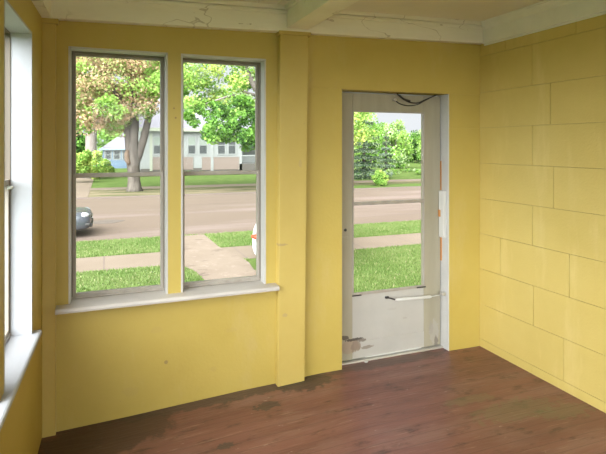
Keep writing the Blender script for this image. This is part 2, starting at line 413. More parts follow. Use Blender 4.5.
# ------------------------------------------------------------------ the door
root = empty('door_1', (DX0, YS, 0)); struct(root)
def D(px, py, Y=YS): p = at(px, py, Y); return p.x-DX0, p.z
W = DX1-DX0
bm = B()                                           # casing: jambs and head lining
box(bm, W-.007, W+.001, -.093, .06, -.01, DZ); box(bm, -.001, .006, -.02, .06, -.01, DZ); box(bm, .006, W-.007, .045, .06, DZ-.03, DZ); box(bm, W-.03, W-.007, .043, .06, 0, DZ)
obj('door_frame', bm, M['white'], root)
dl, dr = .010, W-.014
gx0, gx1 = D(352.6,200)[0], D(423.8,200)[0]
gz0, gz1 = .503, 1.878
bm = B()
y0, y1 = 0, .040
box(bm, dl, gx0, y0, y1, .022, 2.018, .003)
box(bm, gx1, dr, y0, y1, .022, 2.018, .003)
box(bm, gx0, gx1, y0+.001, y1, gz1, 2.017, .003)
obj('door_stiles', bm, M['doorstile'], root)
m_low = M['door']
bm = B(); box(bm, gx0-.002, gx1+.002, y0+.003, y1-.002, .022, gz0, .002)
box(bm, gx0+.01, gx1+.03, y0+.0005, y0+.006, .024, .150, .002)        # kick board seam
pn = obj('lower_panel', bm, M['door'], root)
bm = B()
ring(bm, gx0-.004, gx1+.006, -.006, .012, gz0-.006, gz1+.010, .012, .012, .020)
obj('glazing_bead', bm, M['sash'], root)
mz = 1.186
bm = B(); box(bm, gx0+.006, gx1-.004, -.004, .020, mz-.014, mz+.012, .003)
obj('glazing_bar', bm, M['sash'], root)
bm = B(); box(bm, gx0+.006, gx1-.004, .012, .016, gz0+.01, gz1); obj('glass_pane', bm, GLD, root)
bm = B(); box(bm, gx1-.07, gx1+.012, -.011, -.003, gz0-.004, gz0+.006, .001); box(bm, gx0-.006, gx0+.07, -.011, -.003, gz0-.008, gz0, .001)
obj('bead_clip', bm, M['dark'], root)
x, z = D(345.3, 230)
bm = B(); tube(bm, [(x,.004,z),(x,-.003,z),(x,-.005,z)], [.011,.011,.007], 14); obj('keyhole', bm, M['dark'], root)
x, z = D(345.5, 238)
bm = B(); box(bm, x-.03, x+.02, -.004, .002, z-.012, z+.010, .002); obj('patch_plate', bm, M['doorstile'], root)
# strike housing on the right jamb with bare wood showing above and below
bm = B(); box(bm, W-.034, W-.006, -.070, -.004, .892, 1.263, .004)
obj('strike_box', bm, M['enamel'], root)
for a, b in ((1.055,1.110), ):
    bm = B(); box(bm, W-.040, W-.030, -.030, -.004, a, b, .002); obj('latch_bolt', bm, M['bare'], root)
bm = B()
box(bm, W-.0135, W-.0065, -.012, .03, .70, .889, .001); box(bm, W-.0125, W-.0065, -.006, .03, 1.266, 1.50, .001)
obj('bare_wood_strip', bm, M['bare'], root)
bm = B(); box(bm, .0, W, -.03, .06, .0, .016, .004); obj('threshold', bm, M['metal'], root)
bm = B(); box(bm, D(365,355)[0], D(421,352)[0], -.006, .0, .020, .030, .002); obj('door_sweep', bm, M['enamel'], root)
def L(px, py): x, z = D(px, py); return (x, 0, z)
def st(px, py, rx, rz, col, ns, rag, k): p = L(px, py); return ((p[0],0,p[2]), (rx,1,rz), col, ns, rag, k)
low = [st(349,347,.085,.050,(.33,.25,.18,1),14,1.8,.85), st(356,346,.045,.045,(.24,.18,.13,1),20,1.8,.8), st(355,339.5,.085,.010,(.05,.04,.03,1),45,2.4,.9), st(345,338,.03,.018,(.07,.05,.04,1),35,2.2,.85),
       st(367,347,.055,.012,(.22,.18,.14,1),40,2.4,.8), st(362,340,.04,.012,(.16,.13,.10,1),45,2.4,.8)]
right = [st(434,333,.045,.10,(.38,.35,.30,1),20,2.4,.7), st(436,341,.02,.045,(.16,.13,.10,1),30,2.2,.75), st(431,328,.02,.05,(.30,.27,.23,1),30,2.4,.6)]
add_stains(M['door'], low+right+[st(405,318,.02,.008,(.36,.33,.29,1),40,2,.6), st(392,309,.04,.01,(.40,.37,.33,1),40,2,.5)])
add_stains(M['doorstile'], low+right)

# pneumatic closer: barrel on the door, rod to the jamb bracket
a = at(397, 299.6, YS-.035); b = at(431, 296.6, YS-.035)
r = empty('door_closer', a)
tag(r, 'white tube door closer mounted across the porch door below its glass', 'door closer')
d = b-a
bm = B(); tube(bm, [Vector((0,0,0))-d*.06, (0,0,0), d*.02, d*.96, d], [.005,.009,.012,.012,.008], 16); obj('barrel', bm, M['enamel'], r, True)
bm = B(); tube(bm, [d, at(441.5,294.6,YS-.05)-a], .0035, 8); obj('rod', bm, M['metal'], r, True)
c = at(387.5, 297.6, YS-.012)-a
bm = B(); tube(bm, [c, c*.6+Vector((0,-.004,0)), -d*.05], [.004,.006,.006], 8)
box(bm, c.x-.015, c.x+.012, c.y-.004, c.y+.014, c.z-.008, c.z+.008, .002); obj('door_bracket', bm, M['dark'], r)
c = at(443.3, 294.0, YS-.06)-a
bm = B(); box(bm, c.x-.014, c.x+.016, c.y-.012, c.y+.03, c.z-.012, c.z+.014, .003); obj('jamb_bracket', bm, M['metal'], r)

# hanging safety chain and wire above the door
r = empty('door_chain', at(394, 100, YS-.01))
tag(r, 'dark sagging safety chain strung along the top rail of the porch door', 'chain')
o0 = r.location.copy()
def curvept(P, Y, n=8):
    pts = [at(px, py, Y) for px, py in P]; out = []
    for i in range(len(pts)-1):
        p0 = pts[max(i-1,0)]; p1 = pts[i]; p2 = pts[i+1]; p3 = pts[min(i+2,len(pts)-1)]
        for k in range(n):
            t = k/n
            out.append(.5*((2*p1)+(-p0+p2)*t+(2*p0-5*p1+4*p2-p3)*t*t+(-p0+3*p1-3*p2+p3)*t**3)-o0)
    out.append(pts[-1]-o0); return out
bm = B(); tube(bm, curvept([(395.5,100.5),(400,103.8),(408,105.7),(417,104.6),(424,101),(437,94)], YS-.012), .0045, 6); obj('lower_wire', bm, M['dark'], r, True)
bm = B(); tube(bm, curvept([(397,93.8),(403,98.5),(410,102.3),(418,102.8),(427,99),(437.5,94.5)], YS-.016), .0048, 6); obj('upper_wire', bm, M['dark'], r, True)
bm = B(); tube(bm, curvept([(399,95.2),(404,99),(410,101.2)], YS-.022), .0085, 8); obj('spring', bm, M['dark'], r, True)
bm = B(); tube(bm, [(0,.012,0),(0,-.016,0),(0,-.022,0)], [.006,.008,.012], 12); obj('hook', bm, M['metal'], r, True)

# little debris on the floor by the door
for k, (px, py, s) in enumerate(((366,361.6,.012),)):
    rr = ray(px, py); t = (0.012-EYE)/rr.z
    bm = B(); bmesh.ops.create_icosphere(bm, subdivisions=2, radius=s)
    for v in bm.verts: v.co = Vector((v.co.x*1.3, v.co.y, v.co.z*.6))*(1+random.uniform(-.15,.15))
    tag(obj('paint_chip', bm, M['white'], None, False, (rr.x*t, rr.y*t, .012)), 'small white paint crumb on the floor in front of the door', 'debris')

# ------------------------------------------------------------------ outdoors
GZ = EYE-2.4
G1, G2 = (.070,.120,.025,1), (.110,.160,.042,1)
M['lawn'] = mat('lawn_grass', G1, .9, G2, 1.6, .7, .5, 30, spec=.1, spots=[((.19,.20,.075,1), 1.8, .58, .12, .6, (1,1,1)), ((.035,.085,.012,1), 14, .56, .1, .5, (1,1,1))])
M['verge'] = mat('worn_verge_grass', (.075,.085,.036,1), .9, (.11,.105,.05,1), 1.2, .7, .4, 20, spec=.1, spots=[((.24,.19,.13,1), .8, .48, .12, .7, (.3,1,1))])
M['road'] = mat('pinkish_worn_road', (.160,.122,.093,1), .75, (.132,.100,.076,1), .5, .7, .1, 30, stretch=(.25,1,1), spec=.25, spots=[((.20,.155,.135,1), .5, .52, .12, .8, (.15,1,1)), ((.10,.075,.062,1), 1.2, .58, .10, .6, (.12,1.6,1)), ((.09,.068,.056,1), 9, .56, .10, .5, (1,1,1)), ((.22,.18,.155,1), 30, .58, .08, .5, (.6,1,1))])
M['walk'] = mat('concrete_sidewalk', (.200,.160,.122,1), .8, (.175,.138,.103,1), 1.5, .6, .1, 30, spec=.2, spots=[((.15,.12,.09,1), 3, .66, .05, .5, (1,1,1))])
M['kerb'] = mat('grey_kerb', (.13,.10,.085,1), .8)
M['drive'] = mat('cracked_driveway', (.215,.172,.132,1), .8, (.185,.145,.110,1), 2, .7, .2, 20, spec=.2, spots=[((.10,.075,.06,1), 1.5, .60, .03, .7, (1,3,1)), ((.27,.22,.18,1), 6, .58, .06, .6, (1,1,1))])

def slab(name, x0, x1, y0, y1, z0, z1, m, label=None, cat=None):
    bm = B(); box(bm, x0, x1, y0, y1, z0, z1)
    o = obj(name, bm, m); struct(o)
    if label: o['label'] = label; o['category'] = cat
    return o
SX0, SX1 = -70, 95
slab('ground', -120, 140, -60, 160, GZ-.5, GZ-.03, M['lawn'])
slab('lawn', SX0, SX1, -20, 10.46, GZ-.04, GZ, M['lawn'])
slab('sidewalk', SX0, SX1, 10.46, 11.80, GZ-.04, GZ+.012, M['walk'])
slab('boulevard', SX0, SX1, 11.80, 13.80, GZ-.04, GZ, M['lawn'])
slab('road', SX0, SX1, 13.80, 25.2, GZ-.04, GZ-.012, M['road'])
slab('kerb', SX0, SX1, 25.2, 25.42, GZ-.04, GZ+.03, M['kerb'])
slab('verge', SX0, SX1, 25.42, 29.6, GZ-.04, GZ+.004, M['verge'])
slab('far_sidewalk', SX0, SX1, 29.6, 31.2, GZ-.04, GZ+.012, M['walk'])
slab('far_lawn', SX0, SX1, 31.2, 90, GZ-.04, GZ, M['lawn'])
slab('verge_grass', 9.5, SX1, 25.42, 27.6, GZ-.03, GZ+.010, M['lawn'])
# sidewalk joints
bm = B()
for k in range(-20, 30):
    x = -.02+1.42*k; box(bm, x-.01, x+.01, 10.46, 11.80, GZ+.010, GZ+.0135)
struct(obj('sidewalk_joints', bm, M['kerb']))
# driveway from the road towards the house, and the path across the street
def gp(px, py, z=GZ): r = ray(px, py); t = (z-EYE)/r.z; return Vector((r.x*t, r.y*t, z))
bm = B()
dxr = 2.62
out = [tuple(gp(px,py))[:2] for px,py in ((168,237.5),(172,250),(177,262),(184,267.5),(196,273),(204,280.5),(214,292),(262,288),(300,276),(268,273),(254,270.5),(249,263),(236,255),(219,247.3),(204,235))]
prism(bm, out, 'z', GZ-.02, GZ+.016)
struct(obj('driveway', bm, M['drive']))
bm = B(); box(bm, -2.05, -.75, 25.42, 29.6, GZ-.02, GZ+.013); box(bm, -2.05,-.75, 31.2, 58, GZ-.02, GZ+.013)
struct(obj('far_path', bm, M['walk']))
# tar patch in the road
p = gp(103.5, 221.5); bm = B()
prism(bm, [(p.x+.62*math.cos(a)*(1+.1*math.sin(3*a)), p.y+.42*math.sin(a)*(1+.12*math.cos(5*a))) for a in [2*PI*k/28 for k in range(28)]], 'z', GZ-.02, GZ-.007)
M['tar'] = mat('dark_tar_patch', (.10,.08,.065,1), .7, (.14,.115,.095,1), 5, .6)
struct(obj('tar_patch', bm, M['tar']))

# ---- quads in bulk: leaves, needles, grass blades
def quad_mesh(name, centres, normals_dirs, size, mats, idx, parent=None, loc=(0,0,0)):
    """centres (n,3); normals_dirs = (u,v) unit arrays; size (n,) or (n,2)"""
    n = len(centres); u, v = normals_dirs
    s = size if size.ndim == 2 else np.stack([size, size], 1)
    uu = u*s[:, :1]*.5; vv = v*s[:, 1:]*.5
    P = np.empty((n, 4, 3)); c = centres-np.array(loc)
    P[:,0] = c-vv; P[:,1] = c+uu*.9-vv*.1; P[:,2] = c+vv; P[:,3] = c-uu*.9+vv*.1
    me = bpy.data.meshes.new(name)
    me.vertices.add(n*4); me.vertices.foreach_set('co', P.reshape(-1).astype(np.float32))
    me.loops.add(n*4); me.loops.foreach_set('vertex_index', np.arange(n*4, dtype=np.int32))
    me.polygons.add(n); me.polygons.foreach_set('loop_start', np.arange(0, n*4, 4, dtype=np.int32))
    me.polygons.foreach_set('loop_total', np.full(n, 4, dtype=np.int32))
    me.polygons.foreach_set('material_index', idx.astype(np.int32))
    me.update(calc_edges=True)
    return link(name, me, mats, parent, None)
def rand_dirs(n, flat=0.0):
    a = RNG.normal(size=(n,3)); a /= np.linalg.norm(a, axis=1, keepdims=True)
    b = RNG.normal(size=(n,3)); b[:,2] *= (1-flat); a[:,2] *= (1-flat); a /= np.linalg.norm(a, axis=1, keepdims=True)
    b -= a*np.sum(a*b, axis=1, keepdims=True); b /= np.linalg.norm(b, axis=1, keepdims=True)
    return a, b
def leafmat(name, c, c2=None):
    m = bpy.data.materials.new(name); m.use_nodes = True
    nt = m.node_tree; N = nt.nodes; L = nt.links; b = N['Principled BSDF']
    b.inputs['Base Color'].default_value = c; b.inputs['Roughness'].default_value = .6; b.inputs['Specular IOR Level'].default_value = .2
    tr = N.new('ShaderNodeBsdfTranslucent'); tr.inputs['Color'].default_value = c
    mx = N.new('ShaderNodeMixShader'); mx.inputs[0].default_value = .4
    if c2:
        tc = N.new('ShaderNodeTexCoord'); n = N.new('ShaderNodeTexNoise'); n.inputs['Scale'].default_value = 1.1; L.new(tc.outputs['Object'], n.inputs['Vector'])
        r = N.new('ShaderNodeMapRange'); r.inputs['From Min'].default_value = .38; r.inputs['From Max'].default_value = .62; L.new(n.outputs['Fac'], r.inputs['Value'])
        cm = N.new('ShaderNodeMix'); cm.data_type = 'RGBA'; cm.inputs[6].default_value = c; cm.inputs[7].default_value = c2; L.new(r.outputs['Result'], cm.inputs['Factor'])
        L.new(cm.outputs[2], b.inputs['Base Color']); L.new(cm.outputs[2], tr.inputs['Color'])
    L.new(b.outputs[0], mx.inputs[1]); L.new(tr.outputs[0], mx.inputs[2]); L.new(mx.outputs[0], N['Material Output'].inputs['Surface'])
    return m
LF = {'green': leafmat('leaf_bright_green', (.25,.42,.08,1), (.34,.52,.13,1)), 'mid': leafmat('leaf_mid_green', (.12,.27,.045,1), (.18,.36,.06,1)),
      'dark': leafmat('leaf_dark_green', (.05,.12,.03,1), (.08,.18,.04,1)), 'tan': leafmat('leaf_pinkish_tan', (.52,.37,.24,1), (.46,.34,.19,1)),
      'olive': leafmat('leaf_olive', (.38,.40,.17,1), (.30,.35,.13,1)), 'lime': leafmat('leaf_lime', (.46,.56,.13,1), (.55,.63,.19,1)),
      'blue': leafmat('needle_blue_green', (.15,.21,.15,1), (.22,.28,.215,1)), 'pale': leafmat('leaf_pale_green', (.34,.46,.22,1), (.42,.52,.28,1))}
M['bark'] = mat('grey_brown_bark', (.125,.108,.09,1), .9, (.065,.055,.046,1), 6, .8, .6, 12, stretch=(1,1,.25), spec=.1)
M['bark2'] = mat('pale_bark', (.25,.215,.195,1), .9, (.18,.15,.135,1), 5, .8, .4, 12, stretch=(1,1,.25), spec=.1)
def clusters(C0, R0, ncl, rcl, per, size, weights, low=-1.0):
    cs = []
    while len(cs) < ncl:
        p = RNG.uniform(-1, 1, 3)
        d = np.linalg.norm(p)
        if d > 1 or p[2] < low or (d < .35 and RNG.random() < .6): continue
        cs.append(np.array(C0)+p*np.array(R0))
    return leafcloud(cs, [rcl]*ncl, per, size, weights)
def leafcloud(cs, rs, per, size, weights):
    pts = []; idx = []
    w = np.array(weights, float); w /= w.sum()
    for c, r in zip(cs, rs):
        r = r*RNG.uniform(.7, 1.3)
        a = RNG.normal(size=(per,3)); a /= np.linalg.norm(a, axis=1, keepdims=True)
        a *= (RNG.random((per,1))**.45)*r; a[:,2] *= .75
        pts.append(np.array(c)+a)
        k = RNG.choice(len(w), p=w); 
        ii = np.where(RNG.random(per) < .62, k, RNG.choice(len(w), size=per, p=w)); idx.append(ii)
    P = np.concatenate(pts); I = np.concatenate(idx)
    return P, RNG.uniform(.7,1.3,len(P))*size, I
def foliage(name, data, mats, parent, flat=.3):
    P, s, I = data
    return quad_mesh(name, P, rand_dirs(len(P), flat), s, mats, I, parent, tuple(parent.location) if parent else (0,0,0))
def limb(bm, base, P, Y):                    # P: (px, py, width px, dy)
    pts = []; rad = []
    for q in P:
        px, py, w = q[:3]; dy = q[3] if len(q) > 3 else 0
        p = at(px, py, Y+dy); pts.append(p-base); rad.append(w*pxm(px, Y)*.5)
    tube(bm, pts, rad, 12)

# the forked tree on the far verge
Y = 28.4
b0 = gp(139, 190.5); b0 = at(139,190,Y); b0.z = GZ
t = empty('tree', b0); tag(t, 'forked grey street tree with pinkish tan seed clusters across the road', 'tree')
bm = B()
limb(bm, b0, [(134.5,192,18),(134.3,188,14),(134,180,11.8),(133.5,168,12),(133,160,14),(132.5,153,13),(133.5,142,9),(134.5,125,8.6),(134.5,108,7.5),(133,88,5.5),(130,66,3.5,.3),(127,45,2)], Y)
limb(bm, b0, [(131,158,8),(129,148,7.5),(127.5,132,6.5),(126,115,6),(120,98,4.5),(109,84,3.5,-.5),(99,74,2)], Y)
limb(bm, b0, [(135.5,163,8),(139.5,152,8.2),(144.5,136,7.2),(148.5,118,6.5),(155,100,5),(158,78,4),(163,58,2.5)], Y)
limb(bm, b0, [(127,116,4),(118,108,3.2,-.6),(106,103,2.2,-1.2),(92,99,1.2,-1.8)], Y)
limb(bm, b0, [(136,104,4),(124,92,3,.8),(112,84,2,1.6),(98,68,1,2)], Y)
obj('trunk', bm, M['bark'], t, True)
bm = B()
limb(bm, b0, [(128,150,3,-.2),(126.8,154,5,-.28),(127.3,160,5.5,-.28),(130,165,3,-.25)], Y)
obj('burl', bm, mat('cut_branch_scar', (.15,.10,.065,1), .9, (.08,.055,.035,1), 3, .7), t, True)
c = at(118, 78, Y)
cc = []
for k in range(170):
    px = RNG.uniform(58, 172); py = RNG.uniform(38, 116) if px < 150 else RNG.uniform(38, 92)
    q = at(px, py, Y+RNG.uniform(-2.2,2.6)); cc.append(np.array(q))
for k in range(34):
    px = RNG.uniform(66, 124); py = RNG.uniform(108, 128); cc.append(np.array(at(px, py, Y+RNG.uniform(-1.6,1.5))))
d = leafcloud(cc, [.62]*len(cc), 150, .135, [6,3,1.8,.5])
foliage('crown', d, [LF['tan'], LF['olive'], LF['green'], LF['mid']], t)
# fresh green boughs of the same crown, on its right
cc = [np.array(at(RNG.uniform(146,168), RNG.uniform(66,104), Y+RNG.uniform(-2.5,-1))) for k in range(9)]+[np.array(at(RNG.uniform(100,118), RNG.uniform(100,114), Y-2)) for k in range(3)]
foliage('green_bough', leafcloud(cc, [.5]*len(cc), 150, .14, [1,0]), [LF['green'], LF['lime']], t)

# the big green maple further right on the verge
Y = 27.2
b0 = at(303,190,Y); b0.z = GZ
t = empty('tree', b0); tag(t, 'broad bright green maple on the far verge reaching over the white house', 'tree')
bm = B()
limb(bm, b0, [(304,196,28),(303,185,19),(302,165,17),(300,140,16),(296,120,14),(292,90,11),(286,60,8),(280,30,4)], Y)
limb(bm, b0, [(297,128,11),(282,116,9),(266,100,8,-.3),(256,88,7,-.5),(248,74,6,-.6),(241,60,4.5,-.6),(233,42,2)], Y)
limb(bm, b0, [(262,97,3,-.4),(244,92,2.6,-.8),(226,97,2,-1.2),(205,104,1.2,-1.5)], Y)
limb(bm, b0, [(303,130,10),(318,116,8),(336,104,6),(356,98,4),(378,92,2)], Y)
limb(bm, b0, [(303,100,8),(310,80,6),(322,56,4),(330,40,2)], Y)
obj('trunk', bm, M['bark2'], t, True)
cc = []
for k in range(210):
    px = RNG.uniform(174, 300); py = RNG.uniform(38, 106) + (px-200)*.02
    cc.append(np.array(at(px, py, Y+RNG.uniform(-2.4,2.6))))
cc = [q for q in cc if RNG.random() < (.62 if q[0] < 7.0 else .8)]
for k in range(150):
    px = RNG.uniform(300, 380); py = RNG.uniform(36, 140 if px < 370 else 118)
    cc.append(np.array(at(px, py, Y+RNG.uniform(-2.2,2.4))))
foliage('crown', leafcloud(cc, [.60]*len(cc), 125, .15, [3.4,2.2,1.1,1.2]), [LF['green'], LF['lime'], LF['mid'], LF['pale']], t)
cc = []
for (x0,x1,y0,y1,n) in ((207,222,112,140,16),(222,236,108,140,14),(238,260,112,148,26),(186,206,108,116,6),(189,195,118,124,2),(205,258,100,116,22),(262,300,110,150,24)):
    for k in range(n): cc.append(np.array(at(RNG.uniform(x0,x1), RNG.uniform(y0,y1), Y-2.0+RNG.uniform(-.8,.8))))
foliage('hanging_boughs', leafcloud(cc, [.34]*len(cc), 90, .15, [4,.8,1.2]), [LF['mid'], LF['green'], LF['dark']], t)

def tree(name, label, px, Y, ytop, ybot, wpx, mats, w, size=.2, per=110, ncl=46, trunk=True, tw=.25, cat='tree', group=None, bark='bark'):
    m = pxm(px, Y); b = at(px, 0, Y); b.z = GZ
    t = empty(name, b); tag(t, label, cat, group)
    zt = at(px, ytop, Y).z; zb = max(at(px, ybot, Y).z, GZ+.05); R = wpx*m*.5
    if trunk:
        bm = B(); zc = zb+(zt-zb)*.75-GZ
        tube(bm, [(0,0,-.1),(0,0,.2),(.05,0,zc*.5),(0,.05,zc)], [tw*1.5,tw,tw*.8,tw*.35], 10)
        for k in range(5):
            a = k*1.256+.4; tube(bm, [(0,0,zc*.45),(R*.35*math.cos(a),R*.35*math.sin(a),zc*.7),(R*.65*math.cos(a),R*.65*math.sin(a),zc*.9)], [tw*.45,tw*.3,tw*.1], 7)
        obj('trunk', bm, M[bark], t, True)
    cl = clusters((b.x,b.y,(zt+zb)/2), (R,R,(zt-zb)/2), ncl, min(R,(zt-zb)/2)*.42, per, size, w)
    foliage('foliage', cl, mats, t)
    return t
# pale trunk left of the fork, further away
Y = 41
b0 = at(91,0,Y); b0.z = GZ
t = empty('tree', b0); tag(t, 'pale straight trunk rising behind the lime bushes, seen through the left window', 'tree')
bm = B(); limb(bm, b0, [(91,178,15),(91,160,11),(91,140,10.5),(92,112,11),(92,90,9),(93,60,6),(94,30,3)], Y)
limb(bm, b0, [(91,112,6),(82,96,4),(72,82,2)], Y); limb(bm, b0, [(92,104,6),(101,90,4),(112,78,2)], Y)
obj('trunk', bm, M['bark2'], t, True)
cl = [np.array(at(RNG.uniform(50,135), RNG.uniform(30,112), Y+RNG.uniform(-2,3))) for k in range(90)]
foliage('crown', leafcloud(cl, [1.0]*len(cl), 100, .25, [2,2,1]), [LF['olive'], LF['green'], LF['tan']], t)

tree('tree', 'dark shady tree at the far left edge behind the lime bushes', 76, 58, 118, 165, 34, [LF['dark'],LF['mid']], [2,1], .3, 120, 40)
tree('tree', 'bright green tree behind the roof of the blue house', 113, 74, 118, 150, 40, [LF['green'],LF['mid']], [2,1], .35, 120, 46)
tree('tree', 'tall pale tree in the distance right of the fork', 158, 88, 60, 150, 44, [LF['pale'],LF['olive']], [2,1], .45, 90, 60)
tree('tree', 'hazy pale tree beyond the white house roof', 232, 78, 84, 150, 44, [LF['pale'],LF['green']], [2,1], .45, 80, 60)
for px, Y, yt, yb, w, lb in ((79,36.2,150,176,24,'lime green rounded bush at the left pane edge'),(97,39.5,153,177,19,'lime green bush beside the pale trunk'),(108,43,161,176,10,'smaller leafy bush in front of the blue house')):
    tree('bush', lb, px, Y, yt, yb, w, [LF['lime'],LF['green'],LF['mid']], [5,2,1 if px<105 else 5], .15, 200, 40, False, cat='bush')
# right-hand background, through the door
tree('tree', 'light green leafy tree in the middle distance through the door glass', 396, 47, 124, 172, 32, [LF['green'],LF['pale'],LF['mid']], [3,2,1], .22, 150, 50)
tree('tree', 'rounded tree at the right edge of the door glass', 432, 57, 122, 172, 26, [LF['pale'],LF['green'],LF['mid']], [2,3,1], .22, 150, 50)
tree('tree', 'low dark tree filling the gap between the two light trees', 411, 63, 134, 176, 34, [LF['mid'],LF['dark'],LF['pale']], [2,2,1], .25, 150, 50)
tree('tree', 'distant tree standing behind the spruce', 372, 64, 122, 172, 50, [LF['green'],LF['mid']], [2,1], .3, 140, 50)
tree('tree', 'distant tree line hidden mostly by the door frame', 452, 66, 122, 178, 60, [LF['green'],LF['mid']], [2,1], .35, 120, 50)
for px, Y, yt, yb, w, lb in ((392,37,170,180,20,'low shrub next to the spruce skirt'),(408,40,169,180,20,'middle shrub of the low row behind the far sidewalk'),(424,36,168,181,20,'right shrub of the low row behind the far sidewalk')):
    tree('bush', lb, px, Y, yt, yb, w, [LF['pale'],LF['green'],LF['mid']], [2,3,1], .11, 170, 36, False, cat='bush', group=None)
tree('bush', 'small round bush alone on the grass across the road', 381, 26.6, 171.5, 187, 14, [LF['green'],LF['lime'],LF['mid']], [3,1,2], .07, 170, 40, False, cat='bush')
# blue spruce
def spruce(px, Y, ytop, wpx, label):
    b = at(px,0,Y); b.z = GZ; H = at(px,ytop,Y).z-GZ; R = wpx*pxm(px,Y)*.5
    t = empty('spruce', b); tag(t, label, 'tree')
    bm = B(); tube(bm, [(0,0,-.1),(0,0,H*.5),(0,0,H)], [.16,.10,.02], 8); obj('trunk', bm, M['bark'], t, True)
    pts = []; idx = []
    z = .30
    while z < H-.1:
        r = R*(1-z/H)**.8*RNG.uniform(.85,1.1); nb = max(6, int(13*(1-z/H)+5)); a0 = RNG.uniform(0,6)
        for k in range(nb):
            a = a0+2*PI*k/nb+RNG.uniform(-.15,.15); rr = r*RNG.uniform(.8,1.1)
            n = int(230*rr/R)+20; s = RNG.random(n)**.7
            w = (1-s)*.35+.30
            x = s*rr; zz = z-.30*s*rr+.14*(s**3)*rr-np.abs(RNG.normal(0,.10,n)); lat = RNG.normal(0,1,n)*w*rr*.35
            pts.append(np.stack([b.x+x*math.cos(a)-lat*math.sin(a), b.y+x*math.sin(a)+lat*math.cos(a), GZ+zz],1))
            idx.append(RNG.choice(3, size=n, p=[.55,.25,.20]))
        z += .50
    P = np.concatenate(pts); I = np.concatenate(idx)
    foliage('needles', (P, RNG.uniform(.07,.14,len(P)), I), [LF['blue'],LF['dark'],LF['pale']], t, .6)
spruce(364, 33.5, 100, 58, 'layered blue-green spruce across the road seen through the door glass')
spruce(386, 40, 130, 24, 'smaller spruce just right of the large blue-green one')

CARQ = Vector((.43,1,0)).normalized(); CARC = Vector((3.26+CARQ.x*2.24, 8.75+CARQ.y*2.24, 0))
# grass blades near the porch: two uncountable carpets
def grass(name, rects, n, h, label):
    P = []
    for (x0,x1,y0,y1,wt) in rects:
        k = int(n*wt); P.append(np.stack([RNG.uniform(x0,x1,k), RNG.uniform(y0,y1,k), np.zeros(k)],1))
    P = np.concatenate(P)
    k = len(P); hh = RNG.uniform(.5,1.2,k)*h
    # keep the driveway clear
    keep = np.ones(k, bool)
    ol = out; j = len(ol)-1; inside = np.zeros(k, bool)
    for i in range(len(ol)):
        xi, yi = ol[i]; xj, yj = ol[j]
        c = ((yi > P[:,1]) != (yj > P[:,1])) & (P[:,0] < (xj-xi)*(P[:,1]-yi)/((yj-yi) if abs(yj-yi)>1e-9 else 1e-9)+xi)
        inside ^= c; j = i
    dxy = P[:,:2]-np.array([CARC.x, CARC.y]); al = dxy[:,0]*CARQ.x+dxy[:,1]*CARQ.y; ac = dxy[:,0]*CARQ.y-dxy[:,1]*CARQ.x
    inside |= (abs(al) < 2.5) & (abs(ac) < 1.05)
    P = P[~inside]; hh = hh[~inside]; k = len(P)
    P[:,2] = GZ+hh*.45
    a = RNG.uniform(0, 2*PI, k); u = np.stack([np.cos(a), np.sin(a), np.zeros(k)],1)
    v = np.stack([RNG.normal(0,.35,k), RNG.normal(0,.35,k), np.ones(k)],1); v /= np.linalg.norm(v,axis=1,keepdims=True)
    o = quad_mesh(name, P, (u,v), np.stack([np.full(k,.016), hh],1), [LG1, LG2, LG3], RNG.choice(3, size=k, p=[.5,.45,.05]))
    tag(o, label, 'grass', kind='stuff')
LG1, LG2, LG3 = leafmat('grass_blade', (.13,.21,.05,1), (.17,.25,.07,1)), leafmat('grass_blade_light', (.19,.28,.085,1), (.24,.31,.11,1)), leafmat('grass_blade_straw', (.40,.38,.20,1))
grass('lawn_grass', [(-2.2,3.2,6.4,10.42,.55),(3.2,9.5,5.8,10.42,.5)], 110000, .06, 'short green lawn grass between the porch and the sidewalk')
grass('boulevard_grass', [(-2.5,2.6,11.85,13.75,.45),(2.6,12,11.85,13.75,.6)], 60000, .06, 'strip of green grass between the sidewalk and the road')

# ---- houses
M['hwhite'] = mat('white_house_siding', (.25,.26,.25,1), .6, (.225,.235,.225,1), 2, .5)
M['hcream'] = mat('cream_house_trim', (.29,.31,.24,1), .6)
M['hbeige'] = mat('beige_panel', (.20,.155,.13,1), .7, (.18,.14,.118,1), 3, .5)
M['hblue'] = mat('blue_clapboard', (.13,.19,.26,1), .6, (.11,.165,.23,1), 2, .5)
M['roof'] = mat('grey_shingle_roof', (.20,.195,.22,1), .8, (.175,.17,.195,1), 2, .6)
M['pane'] = mat('dark_house_glass', (.05,.055,.055,1), .35)
M['blind'] = mat('pale_green_blind', (.19,.22,.185,1), .6)
M['found'] = mat('dark_foundation', (.09,.08,.07,1), .9)
Y = 46
hx0 = at(140,0,Y).x; hx1 = at(262,0,Y).x
root = empty('house', ((hx0+hx1)/2, Y, GZ)); tag(root, 'white house with enclosed front porch and grey roof across the road', 'house')
hc = Vector(root.location)
def H(px, py): p = at(px, py, Y); return p.x-hc.x, p.z-hc.z
def hbox(bm, px0, px1, pya, pyb, y0, y1, bev=0):
    x0, z1 = H(px0, pya); x1, z0 = H(px1, pyb); z0 = H((px0+px1)/2, pyb)[1]; z1 = H((px0+px1)/2, pya)[1]
    box(bm, x0, x1, y0, y1, z0, z1, bev)
bm = B()
xa, xb = H(140,0)[0], H(262,0)[0]; ztop = H(200,130)[1]
box(bm, xa, xb-2.2, 0, 9, .35, ztop); obj('wall', bm, M['hwhite'], root)
bm = B(); box(bm, xa+.05, xb-2.25, -.02, 8.9, 0, .42); obj('foundation', bm, M['found'], root)
bm = B()
e = .5
xa2, xb2 = xa-e, xb+1.5; zr = ztop
prof = [(-e,zr),(4.6,zr+3.1),(9.5,zr),(9.5,zr+.12),(4.6,zr+3.25),(-e,zr+.12)]
